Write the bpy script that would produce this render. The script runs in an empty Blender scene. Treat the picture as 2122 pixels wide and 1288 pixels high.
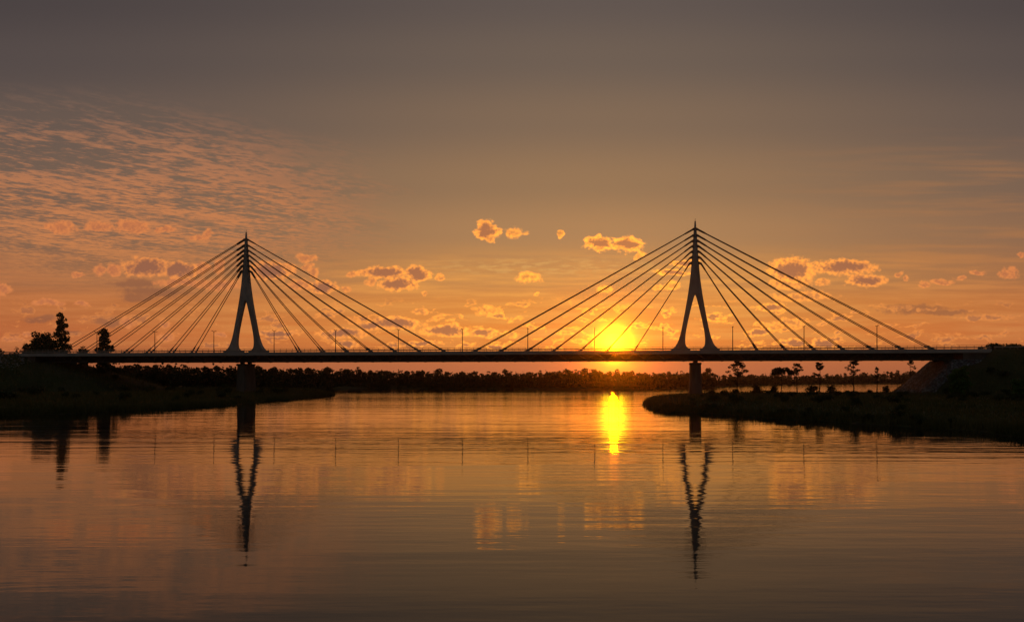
import bpy, math, random
import numpy as np
from mathutils import Vector

random.seed(7)
RNG = np.random.default_rng(7)
S = bpy.context.scene
COL = S.collection

# ------------------------------------------------------------------ view constants
F = 1838.0            # focal length in photo pixels (2122 wide)
CX, HY = 1061.0, 785.0
CAMH = 6.0
def lin(c):
    return tuple(((v/255.0)/12.92 if v/255.0 <= 0.04045 else ((v/255.0+0.055)/1.055)**2.4) for v in c)
def ray(px, D):                       # east coordinate of a bearing at distance D
    return (px-CX)/F*D
def shore(px, py):                    # water-level point seen at a bearing / depression
    D = CAMH*F/(py-HY)
    return (ray(px, D), D)
def zat(py, D):
    return CAMH+(HY-py)*D/F

# ------------------------------------------------------------------ tagging helpers
def tag(o, label=None, cat=None, group=None, kind=None):
    if label: o['label'] = label
    if cat: o['category'] = cat
    if group: o['group'] = group
    if kind: o['kind'] = kind
    return o
def empty(name, loc, rz=0.0):
    o = bpy.data.objects.new(name, None); COL.objects.link(o)
    o.location = loc; o.rotation_euler = (0, 0, rz); o.empty_display_size = 0.5
    return o

class MB:
    """collects faces and links them as one mesh object"""
    def __init__(self): self.v = []; self.f = []; self.m = []
    def add(self, vs, fs, mi=0):
        b = len(self.v); self.v.extend(vs)
        for f in fs: self.f.append(tuple(b+i for i in f)); self.m.append(mi)
    def box(self, x0, x1, y0, y1, z0, z1, mi=0):
        vs = [(x0,y0,z0),(x1,y0,z0),(x1,y1,z0),(x0,y1,z0),(x0,y0,z1),(x1,y0,z1),(x1,y1,z1),(x0,y1,z1)]
        self.add(vs, [(0,3,2,1),(4,5,6,7),(0,1,5,4),(1,2,6,5),(2,3,7,6),(3,0,4,7)], mi)
    def tube(self, pts, rads, n=8, cap=True, mi=0):
        pts = [Vector(p) for p in pts]; rings = []
        for i, p in enumerate(pts):
            d = (pts[min(i+1, len(pts)-1)]-pts[max(i-1, 0)]).normalized()
            a = d.cross(Vector((0,0,1)))
            if a.length < 1e-3: a = Vector((1,0,0))
            a.normalize(); b = d.cross(a).normalized()
            rings.append([tuple(p+rads[i]*(math.cos(2*math.pi*k/n)*a+math.sin(2*math.pi*k/n)*b)) for k in range(n)])
        vs = [v for r in rings for v in r]; fs = []
        for i in range(len(pts)-1):
            for k in range(n):
                fs.append((i*n+k, i*n+(k+1)%n, (i+1)*n+(k+1)%n, (i+1)*n+k))
        if cap:
            fs.append(tuple(range(n-1, -1, -1))); e = (len(pts)-1)*n
            fs.append(tuple(e+k for k in range(n)))
        self.add(vs, fs, mi)
    def prism(self, poly, y0, y1, mi=0):          # polygon in (x,z) pushed along y
        n = len(poly)
        vs = [(x,y0,z) for x,z in poly]+[(x,y1,z) for x,z in poly]
        fs = [tuple(range(n)), tuple(range(2*n-1, n-1, -1))]
        for i in range(n): fs.append((i, n+i, n+(i+1)%n, (i+1)%n))
        self.add(vs, fs, mi)
    def mesh(self, name, mats, smooth=False):
        me = bpy.data.meshes.new(name); me.from_pydata(self.v, [], self.f)
        for m in (mats if isinstance(mats, (list, tuple)) else [mats]): me.materials.append(m)
        me.polygons.foreach_set('material_index', self.m)
        if smooth: me.polygons.foreach_set('use_smooth', [True]*len(self.f))
        me.update(); return me
    def build(self, name, mats, parent=None, smooth=False):
        o = bpy.data.objects.new(name, self.mesh(name, mats, smooth)); COL.objects.link(o)
        if parent: o.parent = parent
        return o
def fixnormals(o):
    import bmesh
    b = bmesh.new(); b.from_mesh(o.data); bmesh.ops.recalc_face_normals(b, faces=b.faces); b.to_mesh(o.data); b.free()

def np_mesh(name, verts, quads, mats):
    me = bpy.data.meshes.new(name)
    verts = np.asarray(verts, np.float32); quads = np.asarray(quads, np.int32)
    k = quads.shape[1]
    me.vertices.add(len(verts)); me.vertices.foreach_set('co', verts.ravel())
    me.loops.add(quads.size); me.loops.foreach_set('vertex_index', quads.ravel())
    me.polygons.add(len(quads)); me.polygons.foreach_set('loop_start', np.arange(0, quads.size, k, dtype=np.int32))
    for m in mats: me.materials.append(m)
    me.update(calc_edges=True); me.validate()
    return me

# ------------------------------------------------------------------ materials
def mat(name, c1, c2=None, scale=1.0, rough=0.85, spec=0.3, metal=0.0, detail=5, bump=0.0, stretch=(1,1,1), obj=True, trans=0.0):
    m = bpy.data.materials.new(name); m.use_nodes = True
    nt = m.node_tree; N = nt.nodes; L = nt.links
    p = N['Principled BSDF']; p.inputs['Roughness'].default_value = rough
    p.inputs['Specular IOR Level'].default_value = spec; p.inputs['Metallic'].default_value = metal
    if c2 is None: p.inputs['Base Color'].default_value = (*c1, 1)
    else:
        tc = N.new('ShaderNodeTexCoord'); mp = N.new('ShaderNodeMapping'); mp.inputs['Scale'].default_value = stretch
        nz = N.new('ShaderNodeTexNoise'); nz.inputs['Scale'].default_value = scale; nz.inputs['Detail'].default_value = detail
        L.new(tc.outputs['Object'], mp.inputs[0]); L.new(mp.outputs[0], nz.inputs['Vector'])
        cr = N.new('ShaderNodeValToRGB'); cr.color_ramp.elements[0].position = .35; cr.color_ramp.elements[1].position = .68
        cr.color_ramp.elements[0].color = (*c1, 1); cr.color_ramp.elements[1].color = (*c2, 1)
        L.new(nz.outputs['Fac'], cr.inputs[0]); L.new(cr.outputs[0], p.inputs['Base Color'])
        if bump:
            b = N.new('ShaderNodeBump'); b.inputs['Distance'].default_value = bump; b.inputs['Strength'].default_value = 1
            L.new(nz.outputs['Fac'], b.inputs['Height']); L.new(b.outputs[0], p.inputs['Normal'])
    if trans:
        t = N.new('ShaderNodeBsdfTranslucent'); t.inputs[0].default_value = (*(c2 or c1), 1)
        mx = N.new('ShaderNodeMixShader'); mx.inputs[0].default_value = trans
        L.new(p.outputs[0], mx.inputs[1]); L.new(t.outputs[0], mx.inputs[2])
        L.new(mx.outputs[0], N['Material Output'].inputs['Surface'])
    return m
M = {}
M['concrete'] = mat('pale concrete', (.25,.235,.23), (.43,.41,.395), .45, .8, .3, bump=.02, stretch=(1,1,.35))
M['fascia'] = mat('edge beam concrete', (.33,.31,.305), (.44,.42,.41), .5, .8, .3, bump=.01, stretch=(.5,1,2))
M['pier'] = mat('weathered pier concrete', (.10,.088,.082), (.16,.145,.135), .5, .9, .2, bump=.03, stretch=(1,1,.3))
M['girder'] = mat('dark weathered steel', (.05,.043,.04), (.085,.072,.066), .6, .6, .3, stretch=(.3,1,1))
M['steel'] = mat('painted dark steel', (.06,.055,.055), (.09,.083,.08), 2.0, .45, .5)
M['galv'] = mat('galvanised steel', (.22,.22,.22), (.32,.32,.32), 3.0, .38, .5, metal=.7)
M['cable'] = mat('sheathed stay cable', (.045,.04,.04), (.06,.052,.05), 1.0, .5, .4)
M['asphalt'] = mat('asphalt', (.045,.045,.045), (.065,.063,.06), 1.5, .9, .3)
M['bark'] = mat('bark', (.035,.028,.022), (.07,.055,.04), 3.0, .95, .1)
M['leafdark'] = mat('dark foliage', (.035,.05,.018), (.065,.085,.03), .35, .8, .15, trans=.12)
M['leafmid'] = mat('green foliage', (.06,.12,.025), (.09,.17,.04), .5, .8, .15, trans=.18)
M['leaffar'] = mat('far wood foliage', (.022,.032,.015), (.055,.06,.025), .06, .9, .1, trans=.03)
M['grassblade'] = mat('bank grass', (.06,.075,.02), (.13,.12,.045), .12, .85, .1, trans=.12)
M['stone'] = mat('riprap stone', (.16,.155,.15), (.34,.33,.32), .8, .9, .2, bump=.05)

def ground_mat():
    m = bpy.data.materials.new('river bank soil and turf'); m.use_nodes = True
    nt = m.node_tree; N = nt.nodes; L = nt.links; p = N['Principled BSDF']
    p.inputs['Roughness'].default_value = .95; p.inputs['Specular IOR Level'].default_value = .1
    g = N.new('ShaderNodeNewGeometry')
    n1 = N.new('ShaderNodeTexNoise'); n1.inputs['Scale'].default_value = .06; n1.inputs['Detail'].default_value = 8
    n2 = N.new('ShaderNodeTexNoise'); n2.inputs['Scale'].default_value = 1.4; n2.inputs['Detail'].default_value = 6
    L.new(g.outputs['Position'], n1.inputs['Vector']); L.new(g.outputs['Position'], n2.inputs['Vector'])
    cr = N.new('ShaderNodeValToRGB'); e = cr.color_ramp.elements
    e[0].position = .35; e[0].color = (.05,.048,.02,1); e[1].position = .68; e[1].color = (.10,.085,.045,1)
    x = e.new(.5); x.color = (.065,.075,.025,1)
    mx = N.new('ShaderNodeMix'); mx.data_type = 'RGBA'; mx.blend_type = 'MULTIPLY'; mx.inputs['Factor'].default_value = .6
    cr2 = N.new('ShaderNodeValToRGB'); cr2.color_ramp.elements[0].position = .3; cr2.color_ramp.elements[1].position = .7
    cr2.color_ramp.elements[0].color = (.45,.45,.45,1)
    L.new(n1.outputs['Fac'], cr.inputs[0]); L.new(n2.outputs['Fac'], cr2.inputs[0])
    L.new(cr.outputs[0], mx.inputs[6]); L.new(cr2.outputs[0], mx.inputs[7]); L.new(mx.outputs[2], p.inputs['Base Color'])
    b = N.new('ShaderNodeBump'); b.inputs['Distance'].default_value = .35; L.new(n2.outputs['Fac'], b.inputs['Height']); L.new(b.outputs[0], p.inputs['Normal'])
    return m
M['ground'] = ground_mat()

def paving_mat():
    m = bpy.data.materials.new('stone pitching'); m.use_nodes = True
    nt = m.node_tree; N = nt.nodes; L = nt.links; p = N['Principled BSDF']; p.inputs['Roughness'].default_value = .85
    g = N.new('ShaderNodeNewGeometry')
    v = N.new('ShaderNodeTexVoronoi'); v.inputs['Scale'].default_value = .95; L.new(g.outputs['Position'], v.inputs['Vector'])
    v2 = N.new('ShaderNodeTexVoronoi'); v2.feature = 'DISTANCE_TO_EDGE'; v2.inputs['Scale'].default_value = .95; L.new(g.outputs['Position'], v2.inputs['Vector'])
    cr = N.new('ShaderNodeValToRGB'); cr.color_ramp.elements[0].color = (.04,.042,.045,1); cr.color_ramp.elements[1].color = (.26,.27,.28,1)
    cr2 = N.new('ShaderNodeValToRGB'); cr2.color_ramp.elements[0].color = (.12,.12,.11,1); cr2.color_ramp.elements[1].position = .2
    mx = N.new('ShaderNodeMix'); mx.data_type = 'RGBA'; mx.blend_type = 'MULTIPLY'; mx.inputs['Factor'].default_value = 1
    L.new(v.outputs['Color'], cr.inputs[0]); L.new(v2.outputs['Distance'], cr2.inputs[0])
    L.new(cr.outputs[0], mx.inputs[6]); L.new(cr2.outputs[0], mx.inputs[7]); L.new(mx.outputs[2], p.inputs['Base Color'])
    b = N.new('ShaderNodeBump'); b.inputs['Distance'].default_value = .3; L.new(cr2.outputs[0], b.inputs['Height']); L.new(b.outputs[0], p.inputs['Normal'])
    return m
M['paving'] = paving_mat()

WATER_ROUGH = .035
def water_mat():
    m = bpy.data.materials.new('river water'); m.use_nodes = True
    nt = m.node_tree; N = nt.nodes; L = nt.links; p = N['Principled BSDF']
    p.inputs['Base Color'].default_value = (.012,.0105,.010,1); p.inputs['Roughness'].default_value = WATER_ROUGH
    p.inputs['IOR'].default_value = 1.333; p.inputs['Specular IOR Level'].default_value = .5
    g = N.new('ShaderNodeNewGeometry')
    prev = None
    # (scale in waves per metre along x, along y, detail, height in metres)
    for sx, sy, det, hgt, rot in ((.018,.15,2,.050,.04), (.10,.55,3,.023,-.08), (.55,1.6,3,.0052,.15)):
        mp = N.new('ShaderNodeMapping'); mp.inputs['Scale'].default_value = (sx, sy, 1); mp.inputs['Rotation'].default_value = (0,0,rot)
        nz = N.new('ShaderNodeTexNoise'); nz.inputs['Scale'].default_value = 1; nz.inputs['Detail'].default_value = det; nz.inputs['Roughness'].default_value = .5
        L.new(g.outputs['Position'], mp.inputs[0]); L.new(mp.outputs[0], nz.inputs['Vector'])
        ml = N.new('ShaderNodeMath'); ml.operation = 'MULTIPLY'; ml.inputs[1].default_value = hgt; L.new(nz.outputs['Fac'], ml.inputs[0])
        if prev is None: prev = ml
        else:
            ad = N.new('ShaderNodeMath'); L.new(prev.outputs[0], ad.inputs[0]); L.new(ml.outputs[0], ad.inputs[1]); prev = ad
    # calm and breezy patches
    mp = N.new('ShaderNodeMapping'); mp.inputs['Scale'].default_value = (.006,.02,1)
    nz = N.new('ShaderNodeTexNoise'); nz.inputs['Scale'].default_value = 1; nz.inputs['Detail'].default_value = 2
    L.new(g.outputs['Position'], mp.inputs[0]); L.new(mp.outputs[0], nz.inputs['Vector'])
    mr = N.new('ShaderNodeMapRange'); mr.inputs['From Min'].default_value = .35; mr.inputs['From Max'].default_value = .65
    mr.inputs['To Min'].default_value = .55; mr.inputs['To Max'].default_value = 1.35
    L.new(nz.outputs['Fac'], mr.inputs['Value'])
    ml = N.new('ShaderNodeMath'); ml.operation = 'MULTIPLY'; L.new(prev.outputs[0], ml.inputs[0]); L.new(mr.outputs[0], ml.inputs[1])
    # the open reach beyond the bridge lies in the breeze, the water by the near bank is sheltered
    sy_ = N.new('ShaderNodeSeparateXYZ'); L.new(g.outputs['Position'], sy_.inputs[0])
    m2 = N.new('ShaderNodeMapRange'); m2.inputs['From Min'].default_value = 40; m2.inputs['From Max'].default_value = 320; m2.inputs['To Min'].default_value = .85; m2.inputs['To Max'].default_value = 2.4
    L.new(sy_.outputs[1], m2.inputs['Value']); ml2 = N.new('ShaderNodeMath'); ml2.operation = 'MULTIPLY'; L.new(ml.outputs[0], ml2.inputs[0]); L.new(m2.outputs[0], ml2.inputs[1]); ml = ml2
    b = N.new('ShaderNodeBump'); b.inputs['Strength'].default_value = 1; b.inputs['Distance'].default_value = 1
    L.new(ml.outputs[0], b.inputs['Height']); L.new(b.outputs[0], p.inputs['Normal'])
    return m
M['water'] = water_mat()

# ------------------------------------------------------------------ the bridge line
PL = (-89.6, 299.0)                   # left pylon
BL = 148.5                            # pylon spacing
RZ = math.atan2(-21, 147)
ca, sa = math.cos(RZ), math.sin(RZ)
def axis(x, y):                       # world -> along / across the bridge
    dx, dy = x-PL[0], y-PL[1]
    return dx*ca+dy*sa, -dx*sa+dy*ca
def bworld(s, l):
    return PL[0]+s*ca-l*sa, PL[1]+s*sa+l*ca
S0, S1 = -76.6, 232.0                 # deck ends

# ------------------------------------------------------------------ terrain
FAR_SHORE = [(640,808),(655,805.2),(800,804.4),(1000,805),(1200,805.5),(1310,805.3),(1400,803.5),(1480,802),(1512,799),(1600,796.2),(1750,794.6),(1900,793.2),(2300,792.4)]
left_front = [(-900,905),(-400,880),(0,862),(120,858),(240,851.5),(343,847),(410,843),(475,839),(560,831),(600,829),(640,824),(670,821.5),(692,819.6)]
P_LEFT = [shore(*p) for p in left_front]+[shore(692,818.4), shore(668,812)]+[shore(*p) for p in FAR_SHORE]+[(5000,3000),(5000,7000),(-7000,7000),(-7000,90)]
right_front = [(2900,960),(2400,926),(2122,907),(2075,900),(2040,894),(1950,888),(1835,881),(1770,876.5),(1708,871),(1640,868.5),(1580,865),(1528,861),(1480,857),(1433,854),(1390,853.5),(1352,851),(1333,839)]
right_back = [(1338,829),(1370,823.5),(1420,821),(1500,820.2),(1600,819.7),(1700,819.2),(1800,818.8),(1900,818),(2000,814),(2122,810),(2600,806)]
P_RIGHT = [shore(*p) for p in right_front]+[shore(*p) for p in right_back]
P_LEFT = np.array(P_LEFT); P_RIGHT = np.array(P_RIGHT)

def sdist(poly, x, y):
    d = np.full(x.shape, 1e12); ins = np.zeros(x.shape, bool)
    n = len(poly)
    for i in range(n):
        ax, ay = poly[i]; bx, by = poly[(i+1) % n]
        ex, ey = bx-ax, by-ay
        t = np.clip(((x-ax)*ex+(y-ay)*ey)/(ex*ex+ey*ey+1e-12), 0, 1)
        d = np.minimum(d, (x-ax-t*ex)**2+(y-ay-t*ey)**2)
        c = ((ay > y) != (by > y)) & (x < (bx-ax)*(y-ay)/((by-ay) if abs(by-ay) > 1e-9 else 1e-9)+ax)
        ins ^= c
    d = np.sqrt(d)
    return np.where(ins, d, -d)
_ph = RNG.uniform(0, 6.28, (14, 3)); _fr = np.array([.02,.035,.05,.08,.11,.16,.23,.33,.47,.62,.8,1.0,1.3,1.7])
_an = RNG.uniform(0, 6.28, 14)
def bumps(x, y, lo=0, hi=14):
    r = 0
    for i in range(lo, hi):
        c, s = math.cos(_an[i]), math.sin(_an[i])
        r = r+np.sin((x*c+y*s)*_fr[i]*2.2+_ph[i,0]+1.5*np.sin((x*s-y*c)*_fr[i]*1.3+_ph[i,1]))*(.045/_fr[i])**.6*.16
    return r
def height(x, y):
    x = np.asarray(x, float); y = np.asarray(y, float)
    jag = bumps(x, y, 4, 12)*2.2
    d = np.maximum(sdist(P_LEFT, x, y), sdist(P_RIGHT, x, y))+jag*np.clip((900-y)/300, 0, 1)
    z = np.where(d > 0, 1.25*(1-np.exp(-d/3.5))+.35*np.clip(d/40, 0, 1), -1.6*(1-np.exp(d/4)))
    z = z+np.where(d > 0, np.clip(d/12, 0, 1)*bumps(x, y)*.45, 0)
    s, l = axis(x, y)
    al = np.abs(l)
    rough = bumps(x, y, 5, 14)*.35
    # approach embankments: upper road plateau and lower shelf beneath the deck ends
    def emb(ds, dl, top, ks, kl): return top-np.sqrt((np.maximum(ds, 0)*ks)**2+(np.maximum(dl, 0)*kl)**2)
    e = np.maximum.reduce([
        emb(s-(S0-.6), al-12.0, 14.35, .42, .52), emb(s+66, al-10.5, 11.2, .28, .45),
        emb((S1+.4)-s, al-12.5, 14.6, .95, .50), emb(221.5-s, al-11, 11.5, .95, .55)])
    e = e+np.where(e < 11, rough*np.clip((14-e)/4, 0, 1), 0)
    return np.where(d > -2, np.maximum(z, np.minimum(e, 15)), z)
def hz(x, y): return float(height(np.array([x]), np.array([y]))[0])

xs = np.concatenate([np.array([-7000,-4000,-2500,-1600,-1100]), np.arange(-800,-230,12), np.arange(-230,270,1.6), np.arange(270,900,9), np.array([1000,1300,1800,2600,4200,7000])])
ys = np.concatenate([np.array([-400,-200,-80]), np.arange(0,60,10), np.arange(60,352,1.6), np.arange(352,720,4), np.arange(720,1500,10), np.array([1550,1700,2000,2600,3600,5000,7000])])
GX, GY = np.meshgrid(xs, ys)
GZ = height(GX.ravel(), GY.ravel())
nx, ny = len(xs), len(ys)
ii = (np.arange(ny-1)[:,None]*nx+np.arange(nx-1)[None,:]).ravel()
me = np_mesh('ground', np.stack([GX.ravel(), GY.ravel(), GZ], 1), np.stack([ii, ii+1, ii+nx+1, ii+nx], 1), [M['ground']])
me.polygons.foreach_set('use_smooth', [True]*len(me.polygons))
o = bpy.data.objects.new('ground', me); COL.objects.link(o); tag(o, kind='structure')

b = MB(); b.add([(-7000,-400,0),(7000,-400,0),(7000,7000,0),(-7000,7000,0)], [(0,1,2,3)])
tag(b.build('water', M['water']), kind='structure')

# approach roads on top of the embankments
for s0, s1, zz in ((-420, S0-.15, 14.56), (S1+.15, 520, 14.86)):
    b = MB(); n = 40
    for i in range(n):
        a0, a1 = s0+(s1-s0)*i/n, s0+(s1-s0)*(i+1)/n
        b.box(a0, a1, -9.3, 9.3, zz-.5, zz)
    r = b.build('road', M['asphalt']); r.location = (PL[0], PL[1], 0); r.rotation_euler = (0,0,RZ); tag(r, kind='structure')

# ------------------------------------------------------------------ the bridge
bridge = empty('cable_stayed_bridge', (PL[0], PL[1], 0), RZ)
tag(bridge, 'long cable-stayed road bridge with two A-shaped pylons spanning the river', 'bridge')
b = MB(); b.prism([(0,0)]*0 or [(S0,13.95),(S1,13.95),(S1,14.5),(S0,14.5)], -9.5, 9.5)
dk = b.build('deck', M['concrete'], bridge); fixnormals(dk)
b = MB(); b.box(S0+.05, S1-.05, -9.2, 9.2, 14.504, 14.56); b.build('road_surface', M['asphalt'], bridge)
for sg in (-1, 1):
    b = MB(); n = 26; st = (S1-S0)/n
    for i in range(n):
        y0, y1 = sorted((sg*9.5, sg*10.05))
        b.box(S0+i*st+.012, S0+(i+1)*st-.012, y0, y1, 13.62, 14.72)
    b.build('edge_beam', M['fascia'], bridge)
# box girder with raking struts on both flanks
b = MB(); b.prism([(S0+6,11.75),(S1-9,11.75),(S1-9,13.948),(S0+6,13.948)], -5.6, 5.6)
g = b.build('girder', M['girder'], bridge); fixnormals(g)
for sg in (-1, 1):
    b = MB(); p = 6.05; x = S0+7
    b.box(S0+6, S1-9, *sorted((sg*5.62, sg*6.3)), 11.68, 11.95)
    while x+p < S1-9:
        b.tube([(x, sg*8.2, 13.9), (x+p/2, sg*6.1, 11.9)], [.16,.16], 6)
        b.tube([(x+p, sg*8.2, 13.9), (x+p/2, sg*6.1, 11.9)], [.16,.16], 6)
        b.box(x+p/2-.35, x+p/2+.35, *sorted((sg*5.63, sg*6.45)), 11.6, 12.2)
        x += p
    b.build('bracing', M['steel'], bridge)
for sg in (-1, 1):
    b = MB(); y = sg*9.75
    x = S0+.5
    while x < S1:
        b.box(x-.04, x+.04, y-.05, y+.05, 14.72, 15.78); x += 2.05
    b.box(S0, S1, y-.055, y+.055, 15.74, 15.84)
    b.box(S0, S1, y-.12, y-.052, 15.02, 15.36)
    b.build('guard_rail', M['galv'], bridge)

def prof(tab, h):
    hs = [a for a,_ in tab]; vs = [c for _,c in tab]
    if h <= hs[0]: return vs[0]
    for i in range(len(hs)-1):
        if h <= hs[i+1]:
            t = (h-hs[i])/(hs[i+1]-hs[i])
            m0 = (vs[i+1]-vs[max(i-1,0)])/(hs[i+1]-hs[max(i-1,0)])*(hs[i+1]-hs[i])
            m1 = (vs[min(i+2,len(vs)-1)]-vs[i])/(hs[min(i+2,len(hs)-1)]-hs[i])*(hs[i+1]-hs[i])
            return (2*t**3-3*t*t+1)*vs[i]+(t**3-2*t*t+t)*m0+(-2*t**3+3*t*t)*vs[i+1]+(t**3-t*t)*m1
    return vs[-1]
OUT = [(0,6.9),(.7,6.15),(1.8,5.45),(4.6,4.5),(9.8,3.45),(14.4,2.62),(18,2.05),(22.7,1.45),(26.7,1.12),(30.3,.84),(34.3,.6),(36.5,.48),(37.6,.36),(39.9,.2)]
INN = [(0,2.0),(.5,2.65),(1.2,2.98),(2.4,3.1),(4.4,2.98),(7.2,2.5),(11.2,1.62),(14.4,.84),(16.0,.4),(16.7,.12),(16.85,0)]
THK = [(0,1.25),(4,1.1),(12,.95),(20,.8),(28,.62),(36,.42),(39.9,.2)]
ZB = 15.6                             # height at which the leg profile starts
LEVELS = [37.4, 35.4, 33.7, 32.05, 30.35, 28.6, 26.8]
def make_pylon(s):
    hs = [0,.2,.45,.7,1.0,1.4,1.8,2.4,3.2,4.4,5.6,7.2,9,10.6,12.2,13.6,14.8,15.6,16.2,16.6,16.85,18,19.5,21,22.7,24.5,26.7,29,31,33,35,36.5,37.3,38,39.9]
    vs, fs = [], []
    rows = []
    for h in hs:
        o_, i_, t_ = prof(OUT,h), max(prof(INN,h),0), prof(THK,h)
        if h >= 16.85: i_ = 0
        r = {}
        for k, x in (('a',-o_),('b',-i_),('c',i_),('d',o_)):
            for q, y in (('f',-t_),('k',t_)):
                if k == 'c' and i_ == 0: r['c'+q] = r['b'+q]; continue
                r[k+q] = len(vs); vs.append((s+x, y, ZB+h))
        rows.append(r)
    for i in range(len(hs)-1):
        A, B = rows[i], rows[i+1]
        for p_, q_ in (('a','b'),('c','d')):
            for w in ('f','k'):
                f = (A[p_+w], A[q_+w], B[q_+w], B[p_+w]); fs.append(f if w == 'f' else f[::-1])
        for k in ('a','d'): 
            f = (A[k+'f'], A[k+'k'], B[k+'k'], B[k+'f']); fs.append(f if k == 'd' else f[::-1])
        if A['bf'] != A['cf']:
            fs.append((A['bf'], A['bk'], B['bk'], B['bf'])); fs.append((A['cf'], B['cf'], B['ck'], A['ck']))
    T = rows[-1]; fs.append((T['af'],T['bf'],T['bk'],T['ak'])); fs.append((T['cf'],T['df'],T['dk'],T['ck']))
    T = rows[0]; fs.append((T['af'],T['ak'],T['bk'],T['bf'])); fs.append((T['cf'],T['ck'],T['dk'],T['df']))
    b = MB(); fs = [tuple(dict.fromkeys(f)) for f in fs]; b.add(vs, [f for f in fs if len(f) > 2])
    py = b.build('pylon', M['concrete'], bridge); fixnormals(py)
    bv = py.modifiers.new('edge', 'BEVEL'); bv.width = .16; bv.segments = 2; bv.limit_method = 'ANGLE'; bv.angle_limit = math.radians(50)
    b = MB()
    for sg in (-1, 1):
        x0, x1 = sorted((sg*1.55, sg*7.4)); b.box(s+x0, s+x1, -1.7, 1.7, 14.565, 15.598)
    b.build('plinth', M['concrete'], py)
    b = MB(); b.tube([(s,0,ZB+39.8),(s,0,ZB+40.7)], [.07,.05], 6); b.build('mast_tip', M['steel'], py)
    for h in LEVELS:
        w = prof(OUT, h); z = ZB+h
        t = prof(THK, h)+.14
        for sg in (-1, 1):
            b = MB(); b.prism([(s+sg*(w-.25), z+.32), (s+sg*(w+.2), z+.28), (s+sg*(w+1.0), z-.28), (s+sg*(w+.86), z-.62), (s+sg*(w+.2), z-.42), (s+sg*(w-.25), z-.55)], -t, t)
            c = b.build('saddle', M['steel'], py); fixnormals(c)
    return py
pylons = [make_pylon(0), make_pylon(BL)]
tag(pylons[0], 'grey A-shaped pylon whose lighter side face shows'); tag(pylons[1], 'dark A-shaped pylon with sunlit inner edge')
for s in (0, BL):
    for sg in (-1, 1):
        for k, h in enumerate(LEVELS):
            sb = s+sg*(18.9+(8.6 if s else 8.27)*(6-k)); w = prof(OUT, h)
            for lt, lb in ((-.42,-1.35),(.42,1.35)):
                top = Vector((s+sg*(w+.75), lt, ZB+h-.38)); bot = Vector((sb, lb, 14.9))
                d = (top-bot).normalized(); L_ = (top-bot).length
                pts = [bot+d*1.2]; n = 8
                for i in range(1, n):
                    q = bot.lerp(top, i/n); q.z -= .0011*L_*4*(i/n)*(1-i/n); pts.append(q)
                pts.append(top-d*.6)
                b = MB(); b.tube(pts, [.125]*len(pts), 8)
                c = b.build('stay_cable', M['cable'], bridge, True)
                b = MB(); b.tube([bot-d*.5, bot+d*1.9, bot+d*2.1, bot+d*2.6], [.27,.25,.19,.17], 10); b.box(sb-.55, sb+.55, lb-.45, lb+.45, 14.57, 15.1)
                b.build('deck_anchor', M['steel'], c)
                b = MB(); b.tube([top+d*.2, top-d*1.9, top-d*2.5], [.24,.21,.14], 10); b.build('cable_socket', M['steel'], c)
for s in (0, BL):
    b = MB(); poly = lambda w: [(s-w,-4.0),(s+w,-4.0),(s+w,4.0),(s-w,4.0)]
    vs = []
    for z, w, l in ((-2,1.95,4.6),(1,1.9,4.5),(10.4,1.55,4.1),(10.6,1.75,4.3),(11.1,1.7,4.3)):
        for x, y in ((-w,-l+.7),(-w+.5,-l),(w-.5,-l),(w,-l+.7),(w,l-.7),(w-.5,l),(-w+.5,l),(-w,l-.7)): vs.append((s+x,y,z))
    fs = [tuple(range(8))]+[(i*8+k, i*8+(k+1)%8, (i+1)*8+(k+1)%8, (i+1)*8+k) for i in range(4) for k in range(8)]+[tuple(32+k for k in range(8))]
    b.add(vs, fs); p_ = b.build('pier', M['pier'], bridge); fixnormals(p_)
    for y0 in (-3.4, 2.2):
        b = MB(); b.box(s-.55, s+.55, y0, y0+1.2, 11.1, 11.745); b.build('bearing', M['steel'], p_)
# abutments
b = MB(); b.box(S0-2, S0+5.6, -9.3, 9.3, 7.5, 13.94); b.build('abutment', M['pier'], bridge)
b = MB(); b.box(S1-7.6, S1+2, -9.3, 9.3, 7.5, 13.94); b.build('abutment', M['pier'], bridge)
b = MB(); b.box(S0+7.2, S0+8.8, -6, 6, 9.0, 11.2); b.box(S0+7.5, S0+8.5, -5, 5, 11.2, 11.67); b.build('bearing_block', M['pier'], bridge)
b = MB(); b.box(220.2, 222.2, -6.3, 6.3, 9.5, 11.2); b.box(220.5, 221.9, -5.5, -4.2, 11.2, 11.67); b.box(220.5, 221.9, 4.2, 5.5, 11.2, 11.67); b.build('bearing_block', M['pier'], bridge)

# guard rails carrying on along the approach roads
for s0, s1, zb, lb in ((S0-44, S0-.6, 14.35, 'low steel guard rail along the left approach road'), (S1+.6, S1+70, 14.6, 'low steel guard rail along the right approach road')):
    b = MB(); x = s0+.3
    while x < s1: b.box(x-.05, x+.05, -9.95, -9.85, zb-.3, zb+.92); x += 2.05
    b.box(s0, s1, -10.0, -9.952, zb+.5, zb+.86)
    r = b.build('guard_rail', M['galv']); r.location = (PL[0], PL[1], 0); r.rotation_euler = (0,0,RZ); tag(r, lb, 'guard rail')

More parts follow.
